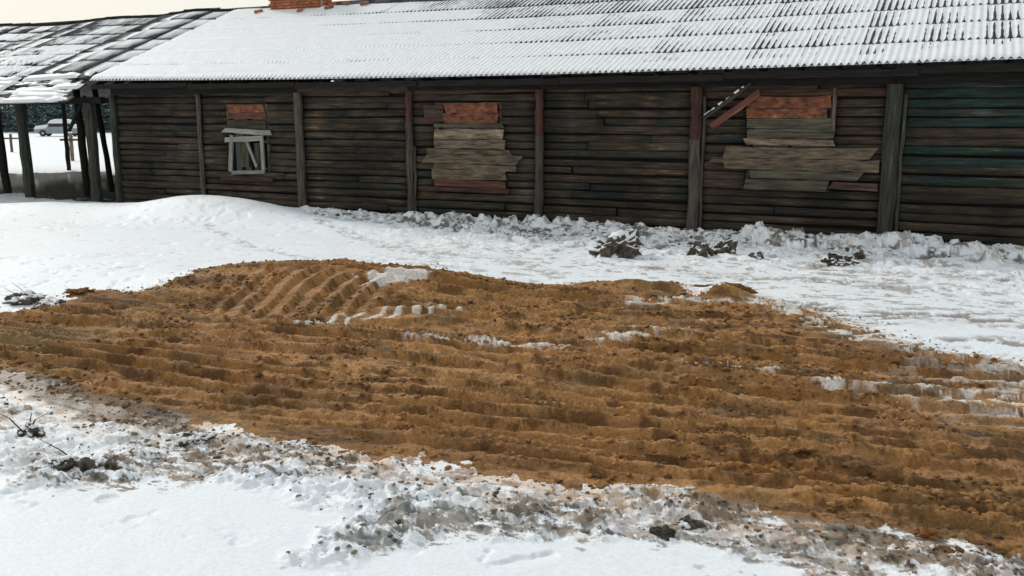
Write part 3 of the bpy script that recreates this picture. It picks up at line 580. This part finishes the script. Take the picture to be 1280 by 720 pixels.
f = bm.faces.new([bm.verts.new(v) for v in q]); r_ = bmesh.ops.extrude_face_region(bm, geom=[f]); bmesh.ops.translate(bm, verts=[v for v in r_['geom'] if isinstance(v, bmesh.types.BMVert)], vec=(0, 0, .04)); fin('rear_roof_slope', bm, M_slate, shed).location = (OX, 0, 0)
for k in range(14):      # ridge boards following the sag
    x = -.75 - k * .98; z = RIDGE_Z + float(sagL(x)) + .01
    o = plank('ridge_board', -.5, .5, -.07, .07, 0, .16, M_dark, shed, .01); o.location = (x + OX, RIDGE_Y + .10, z); dz = float(sagL(x + .4) - sagL(x - .4)) / .8; o.rotation_euler = (0, -math.atan(dz), 0)
for k in range(18):
    x = -.6 - k * .78; bm = bmesh.new(); box_bm(bm, -.04, .04, 0, 5.1, -.14, -.03); o = fin('rafter', bm, M_dark, shed); o.location = (x + OX, .10, EZ + .19 + float(sagL(x))); o.rotation_euler = (SL, 0, 0)
# collapsed lean-to skirt: overlapping boards with snow lying on them
a_sk = math.atan2(.78, 1.05)
for k in range(6):
    for j in range(5):
        L = random.uniform(2.5, 3.1); xx = -.55 - L / 2 - j * 2.75 + random.uniform(-.15, .2)
        t = (k + .5) / 6; yy = .06 - 1.05 * t; zz = 3.14 - .74 * t + random.uniform(-.02, .02) + .03 * math.sin(xx * 1.7 + k)
        bm = bmesh.new(); box_bm(bm, -L / 2, L / 2, -.125, .125, -.012, .012, 0, .012); o = fin('skirt_board', bm, LOGM[3] if (k + j) % 3 else M_postgreen, shed)
        o.location = (xx + OX, yy, zz); rot = (a_sk - .12 + random.uniform(-.08, .08), random.uniform(-.035, .035), random.uniform(-.03, .03)); o.rotation_euler = rot
        n1, n2 = 30, 7; Xs, Ys = np.meshgrid(np.linspace(-L / 2 + .02, L / 2 - .02, n1), np.linspace(-.13, .12, n2)); ed = np.minimum(1, np.minimum((np.abs(Xs) < L / 2 - .05) * 1., (np.abs(Ys) < .115) * 1.))
        hs = .016 + (.006 + .05 * ss(.40, .62, fbm(Xs / .5 + 9 * j, Ys / .2 + k * 5, 320, 3))) * ed - .012 * (1 - ed)
        id_ = np.arange(n1 * n2).reshape(n2, n1); qq = np.stack([id_[:-1, :-1], id_[:-1, 1:], id_[1:, 1:], id_[1:, :-1]], -1).reshape(-1, 4)
        qq = qq[hs.ravel()[qq].max(1) > .024]
        s_ = tag(link('board_snow', npmesh('board_snow', np.stack([Xs, Ys, hs], -1).reshape(-1, 3), qq), M_snow, o), kind='stuff')
bm = bmesh.new(); box_bm(bm, -13.9, -.3, -.10, .06, 2.42, 2.58, .01); fin('front_beam', bm, M_dark, shed).location = (OX, 0, 0)
bm = bmesh.new(); box_bm(bm, -13.9, -.3, 8.9, 9.06, 2.62, 2.8, .01); fin('rear_beam', bm, M_dark, shed).location = (OX, 0, 0)
def spx(px, yloc):      # shed x of photo column px at depth yloc behind the wall line
    dx, dy = (px - 640.), F * math.cos(PITCH) + 190 * math.sin(PITCH); 
    o = l2w(0, yloc); t = ((o.x) * NN.x + (o.y) * NN.y) / (dx * NN.x + dy * NN.y); return w2l(dx * t, dy * t)[0] + OX
for (px, yl, wd, ln_, m_) in ((3, .5, .20, -.25, M_dark), (31, -.02, .24, -.05, M_postgreen), (115, -.02, .24, -.03, M_postgreen), (104, .9, .17, -.12, M_dark), (136, 2.2, .14, -.42, M_dark), (-60, 0, .2, .05, M_postgreen)):
    post(spx(px, yl), yl, -.2, 2.44 if yl < .3 else 2.95, wd, m_, shed, 'post', lean=ln_)
for x in (-5, -9, -13): post(x + OX, 8.98, -.2, 2.62, .15, M_dark, shed, 'post')
plank('brace', -.55, .55, -.04, .04, 0, .05, M_dark, shed, rot=-.9).location = (spx(112, 0) - .35, -.02, 2.16)
# ------------------------------------------------------------------ brick chimney stump at the ridge
def brick(parent, x, y, z, L=.24, D=.115, Hh_=.062, rz=0, top=False, rx=0, ry=0):
    bm = bmesh.new(); box_bm(bm, -L / 2, L / 2, -D / 2, D / 2, 0, Hh_, .005, .003); o = fin('brick', bm, M_brick, parent); o.location = (x, y, z); o.rotation_euler = (rx, ry, rz + random.uniform(-.015, .015)); return o
chx0, chx1 = 1.2, 3.0; chy = RIDGE_Y - .05
chim = tag(empty('brick_chimney', l2w((chx0 + chx1) / 2, chy, RIDGE_Z - .3), ROT), 'broken stump of an orange brick chimney rising over the roof ridge', 'chimney')
cw = (chx1 - chx0)
bm = bmesh.new(); box_bm(bm, -cw / 2 + .02, cw / 2 - .02, -.22, .22, -.2, .98); fin('mortar_core', bm, M_mortar, chim)
for c_ in range(15):
    z = .0 + c_ * .074; off = .125 * (c_ % 2)
    n = int(cw / .25); 
    for j in range(n):
        x = -cw / 2 + .125 + j * .25 + (off if j < n - 1 else 0) * .5
        if c_ > 11 and random.random() < .45: continue
        brick(chim, x, -.235, z); 
        if c_ % 2 == 0 or c_ > 11: brick(chim, x, .235, z)
    for sx in (-1, 1):
        for yy in (-.09, .09): brick(chim, sx * (cw / 2 - .03), yy, z, .115, .17)
c_, sn_ = math.cos(SL), math.sin(SL)
fb = [(3.25, 5.62, .1, 'loose orange brick lying on the roof snow touching the right foot of the chimney stump'), (3.7, 5.6, -.3, 'loose orange brick a little way right of the chimney stump on the ridge'),
      (3.35, 5.28, .9, 'loose orange brick lying lowest on the roof right of the chimney stump'), (2.5, 5.12, 1.9, 'loose orange brick in the roof snow in front of the chimney stump'),
      (4.35, 5.5, .4, 'loose orange brick farthest right of the chimney stump on the roof'), (1.0, 5.2, .7, 'loose orange brick left of the chimney stump on the roof snow')]
for x, s, r0, lb in fb:
    p = l2w(x, -.45 + s * c_ - .07 * sn_, EZ + s * sn_ + .05 * c_ + sag(x))
    o = tag(brick(None, p.x, p.y, p.z, rz=ROT + r0, rx=SL * math.cos(r0) * .9, ry=-SL * math.sin(r0) * .9), lb, 'brick', 'loose bricks on the roof by the chimney'); o.name = 'fallen_brick'
# ------------------------------------------------------------------ clods and debris one can point at
def clod_mesh(sx, sy, sz, seed, sub_=4, rough=.75):
    bm = bmesh.new(); bmesh.ops.create_icosphere(bm, subdivisions=sub_, radius=1)
    for v in bm.verts:
        p = v.co.copy(); n1 = mnoise.fractal(p * 1.4 + Vector((seed * 9.1, 0, 0)), .9, 2.1, 5); n2 = mnoise.cell(p * 3. + Vector((seed, 3, 1)))
        k = 1 + rough * n1 + .10 * n2; v.co = Vector((p.x * sx * k, p.y * sy * k, p.z * sz * k))
    me = bpy.data.meshes.new('clod'); bm.to_mesh(me); bm.free(); return me
def snowcap(me_src, parent, th=.012, lim=.45, thr=.0, seed=0):
    bm = bmesh.new(); bm.from_mesh(me_src); bm.normal_update()
    kill = [f for f in bm.faces if f.normal.z < lim or mnoise.noise(f.calc_center_median() * 9 + Vector((seed, 0, 0))) < thr]
    bmesh.ops.delete(bm, geom=kill, context='FACES')
    if not bm.faces: bm.free(); return
    ex = bmesh.ops.extrude_face_region(bm, geom=list(bm.faces)); 
    for v in ex['geom']:
        if isinstance(v, bmesh.types.BMVert): v.co.z += th
    fin('snow_cap', bm, M_snow, parent, True)
def clod(px, py, sx, sy, sz, mat, label, name='earth_clod', cap=True, seed=1, twigs=0, cat='clod'):
    x, y = gp(px, py); z = hgt(x, y); r = empty(name, (x, y, z - .01), random.uniform(-.3, .3)) if (cap or twigs) else None
    me = clod_mesh(sx, sy, sz, seed); o = link('lump' if r else name, me, mat, r); o.location = (0, 0, sz * .25) if r else (x, y, z + sz * .25)
    if r:
        if cap: snowcap(me, o, .012, .55, -.02, seed)
        for k in range(twigs):
            a_ = random.uniform(0, 6.28); l_ = random.uniform(.18, .42); bm = bmesh.new(); p0 = Vector((random.uniform(-sx, sx) * .6, random.uniform(-sy, sy) * .6, 0)); p1 = p0 + Vector((math.cos(a_) * l_ * .8, math.sin(a_) * l_ * .5, random.uniform(.1, .6) * l_ + sz * .6)); pm = (p0 + p1) / 2 + Vector((random.uniform(-.04, .04), 0, .03)); rings = []
            for q, rad in ((p0, .008), (pm, .006), (p1, .003)): rings.append([bm.verts.new(q + Vector((math.cos(t) * rad, math.sin(t) * rad, 0))) for t in (0, 2.1, 4.2)])
            for a, b in zip(rings, rings[1:]):
                for j in range(3): bm.faces.new((a[j], a[(j + 1) % 3], b[(j + 1) % 3], b[j]))
            fin('twig', bm, M_twig, r)
    return tag(r or o, label, cat)
clod(772, 320, .36, .24, .24, M_grey, 'big dark clump of frozen earth and twigs below the wide unboarded log bay', seed=2, twigs=12, cat='earth clump')
clod(878, 320, .17, .12, .15, M_grey, 'dark earth lump in rough snow just right of the foot of the red topped post', seed=3, twigs=2)
clod(905, 318, .17, .12, .15, M_grey, 'rounded earth lump second from the red topped post, in the snow below the hanging plank', seed=4)
clod(945, 325, .10, .08, .08, M_grey, 'small dark lump half buried in snow below the third boarded window', seed=5)
clod(1048, 330, .22, .13, .10, M_grey, 'flat dark lump in the snow left of the rightmost post', seed=6, twigs=2)
clod(1075, 326, .07, .05, .06, M_grey, 'small dark chip on the snow close to the foot of the rightmost post', seed=7, cap=False)
clod(32, 378, .22, .16, .10, M_grey, 'dark frozen clump with twigs on the snow at the far left edge of the soil', seed=8, twigs=6, cat='earth clump')
clod(62, 384, .16, .10, .06, M_grey, 'flat grey clod right of the twiggy clump at the left soil edge', seed=9)
clod(98, 372, .12, .08, .04, M_clod, 'brown clod at the left tip of the upper soil edge', seed=10, cap=False)
clod(900, 370, .34, .09, .07, M_clod, 'curled brown lip of clay standing up at the right end of the upper soil edge', seed=11, cap=False)
clod(40, 548, .07, .05, .06, M_grey, 'grey clod with twigs in the churned snow at lower left', seed=12, twigs=5)
clod(80, 592, .08, .05, .05, M_grey, 'dark clod at the left end of the dark row in the lower left snow', seed=13)
clod(112, 590, .07, .06, .06, M_grey, 'black clod in the middle of the dark row in the lower left snow', seed=14, twigs=2)
clod(138, 586, .06, .05, .04, M_grey, 'dark clod at the right end of the dark row in the lower left snow', seed=15, cap=False)
clod(245, 552, .09, .06, .04, M_grey, 'brownish grey clod on the snow below the left part of the soil', seed=16)
clod(508, 545, .07, .05, .045, M_clod, 'dark brown clod standing proud in the middle of the lower soil', seed=17, cap=False)
clod(860, 655, .06, .04, .035, M_grey, 'dark olive clod in the muddy snow at lower right of centre', seed=18)
clod(830, 668, .05, .04, .035, M_grey, 'small dark clod left of the olive one in the muddy snow', seed=19, cap=False)
clod(1215, 648, .045, .04, .03, M_clod, 'brown clod on the soil near the lower right corner', seed=20, cap=False)
clod(1158, 672, .05, .04, .035, M_clod, 'brown clod on the soil and snow border at lower right', seed=21, cap=False)
# ------------------------------------------------------------------ what is seen through the open shed
def snowcar(px, dist, rz):
    x = (px - 640) / 1170 * dist; y = dist; z = hgt(x, y); c = tag(empty('parked_car', (x, y, z), rz), 'snow covered car parked far off, seen between the shed posts', 'car')
    def loft(name, prof, wy, mat, par, inset=0):
        bm = bmesh.new(); a = [bm.verts.new((px_, -wy + (inset if pz > .9 else 0), pz)) for px_, pz in prof]; b = [bm.verts.new((px_, wy - (inset if pz > .9 else 0), pz)) for px_, pz in prof]; n = len(prof)
        bm.faces.new(a[::-1]); bm.faces.new(b)
        for i in range(n): bm.faces.new((a[i], a[(i + 1) % n], b[(i + 1) % n], b[i]))
        return fin(name, bm, mat, par)
    loft('body', [(-2.1, .35), (-2.12, .7), (-1.9, .9), (-1.0, .96), (1.5, .96), (2.0, .92), (2.12, .7), (2.1, .35), (1.7, .28), (-1.7, .28)], .84, M_car, c)
    loft('cabin', [(-1.0, .962), (-.35, 1.40), (1.0, 1.42), (1.55, .962)], .80, M_glassd, c, .14)
    loft('roof_pillars', [(-.38, 1.39), (-.30, 1.46), (.98, 1.46), (1.04, 1.40)], .66, M_car, c)
    loft('roof_snow', [(-.80, 1.30), (-.50, 1.62), (-.1, 1.74), (.8, 1.74), (1.15, 1.62), (1.35, 1.30)], .83, M_snow, c)
    loft('hood_snow', [(-2.14, .72), (-1.95, 1.06), (-1.1, 1.16), (-.80, 1.20), (-.72, 1.10), (-1.0, .80)], .87, M_snow, c)
    loft('boot_snow', [(1.35, 1.18), (1.5, 1.20), (1.9, 1.10), (2.14, .80), (1.4, .82)], .87, M_snow, c)
    for sx in (-1.3, 1.3):
        for sy in (-.8, .8):
            bm = bmesh.new(); bmesh.ops.create_cone(bm, segments=20, radius1=.32, radius2=.32, depth=.2, cap_ends=True); bmesh.ops.rotate(bm, verts=bm.verts, matrix=Matrix.Rotation(math.pi / 2, 3, 'X')); o = fin('wheel', bm, M_tyre, c); o.location = (sx, sy, .32)
            bm = bmesh.new(); bmesh.ops.create_cone(bm, segments=14, radius1=.18, radius2=.16, depth=.23, cap_ends=True); bmesh.ops.rotate(bm, verts=bm.verts, matrix=Matrix.Rotation(math.pi / 2, 3, 'X')); fin('rim', bm, M_car, o)
    for sy in (-.6, .6):
        bm = bmesh.new(); box_bm(bm, -.03, .03, -.15, .15, -.07, .07, .01); fin('headlight', bm, M_board, c).location = (-2.1, sy, .72)
snowcar(72, 96, R(8))
def fpost(px, foot, hh, wd, label, cross=False):
    x, y = gp(px, foot); z = hgt(x, y); r = tag(empty('fence_post', (x, y, z)), label, 'post'); post(0, 0, -.1, hh, wd, M_board, r, 'shaft', wob=.006)
    bm = bmesh.new(); bmesh.ops.create_icosphere(bm, subdivisions=2, radius=wd * .75)
    for v in bm.verts: v.co.z *= .5
    fin('snow_cap', bm, M_snow, r, True).location = (0, 0, hh + .01)
    if cross: bm = bmesh.new(); box_bm(bm, -.5, .5, -.03, .03, -.05, .05, .01); fin('crosspiece', bm, M_board, r).location = (0, -wd * .6, hh * .75)
fpost(91, 201, 1.35, .15, 'pale grey post standing in the snow field in front of the far car', True)
fpost(15, 190, 1.1, .14, 'short grey post in the snow field seen at the far left of the shed', True)
def tree(px, dist, hh, wd, label, seed):
    rnd = random.Random(seed); x = (px - 640) / 1170 * dist; z = hgt(x, dist); r = tag(empty('spruce_tree', (x, dist, z)), label, 'tree', 'trees beyond the snow field')
    bm = bmesh.new(); bmesh.ops.create_cone(bm, segments=8, radius1=.22, radius2=.04, depth=hh, cap_ends=True); bmesh.ops.translate(bm, verts=bm.verts, vec=(0, 0, hh / 2)); fin('trunk', bm, M_bark, r)
    n = 3600; t = np.random.default_rng(seed).random((n, 6)); zz = .05 + .95 * t[:, 0] ** 1.3; tier = .75 + .35 * np.abs(np.sin(zz * 22)); rad = wd / 2 * (1.02 - zz) * tier * np.sqrt(t[:, 1]); an = t[:, 2] * 6.283
    P_ = np.stack([rad * np.cos(an), rad * np.sin(an), zz * hh - rad * .25], -1); sz = .34 + .3 * t[:, 3]
    d1 = np.stack([np.cos(an), np.sin(an), -.4 + .3 * t[:, 4]], -1) * sz[:, None]; d2 = np.stack([-np.sin(an), np.cos(an), .3 * (t[:, 5] - .5)], -1) * sz[:, None] * .45
    Vt = np.stack([P_ - d2, P_ + d1, P_ + d2], 1).reshape(-1, 3); fin_me = npmesh('crown', Vt, np.arange(n * 3).reshape(-1, 3), smooth=False); link('crown', fin_me, M_leaf, r)
kinds = [(-30, 128, 9, 5.2), (-8, 120, 8, 5.), (12, 134, 10, 5.5), (30, 118, 8, 4.8), (46, 126, 9.5, 5.5), (60, 132, 10, 6), (76, 122, 8.5, 5), (92, 130, 10, 5.5), (108, 120, 8, 5), (124, 127, 9.5, 5.4), (140, 119, 8, 5), (156, 126, 9, 5.2)]
tl = ['spruce beyond the field, leftmost past the shed', 'spruce behind the short grey post', 'tall spruce right of the short grey post', 'small spruce just left of the far car', 'spruce behind the front of the snowy car', 'tall broad spruce directly behind the snowy car', 'spruce behind the rear of the snowy car', 'tall spruce behind the pale post with crosspiece', 'spruce hidden behind the pair of shed posts', 'spruce right of the pair of shed posts', 'spruce behind the leaning shed post', 'spruce beside the corner of the barn wall']
for k, (px, d, hh, wd) in enumerate(kinds): tree(px, d, hh, wd, tl[k], 40 + k)
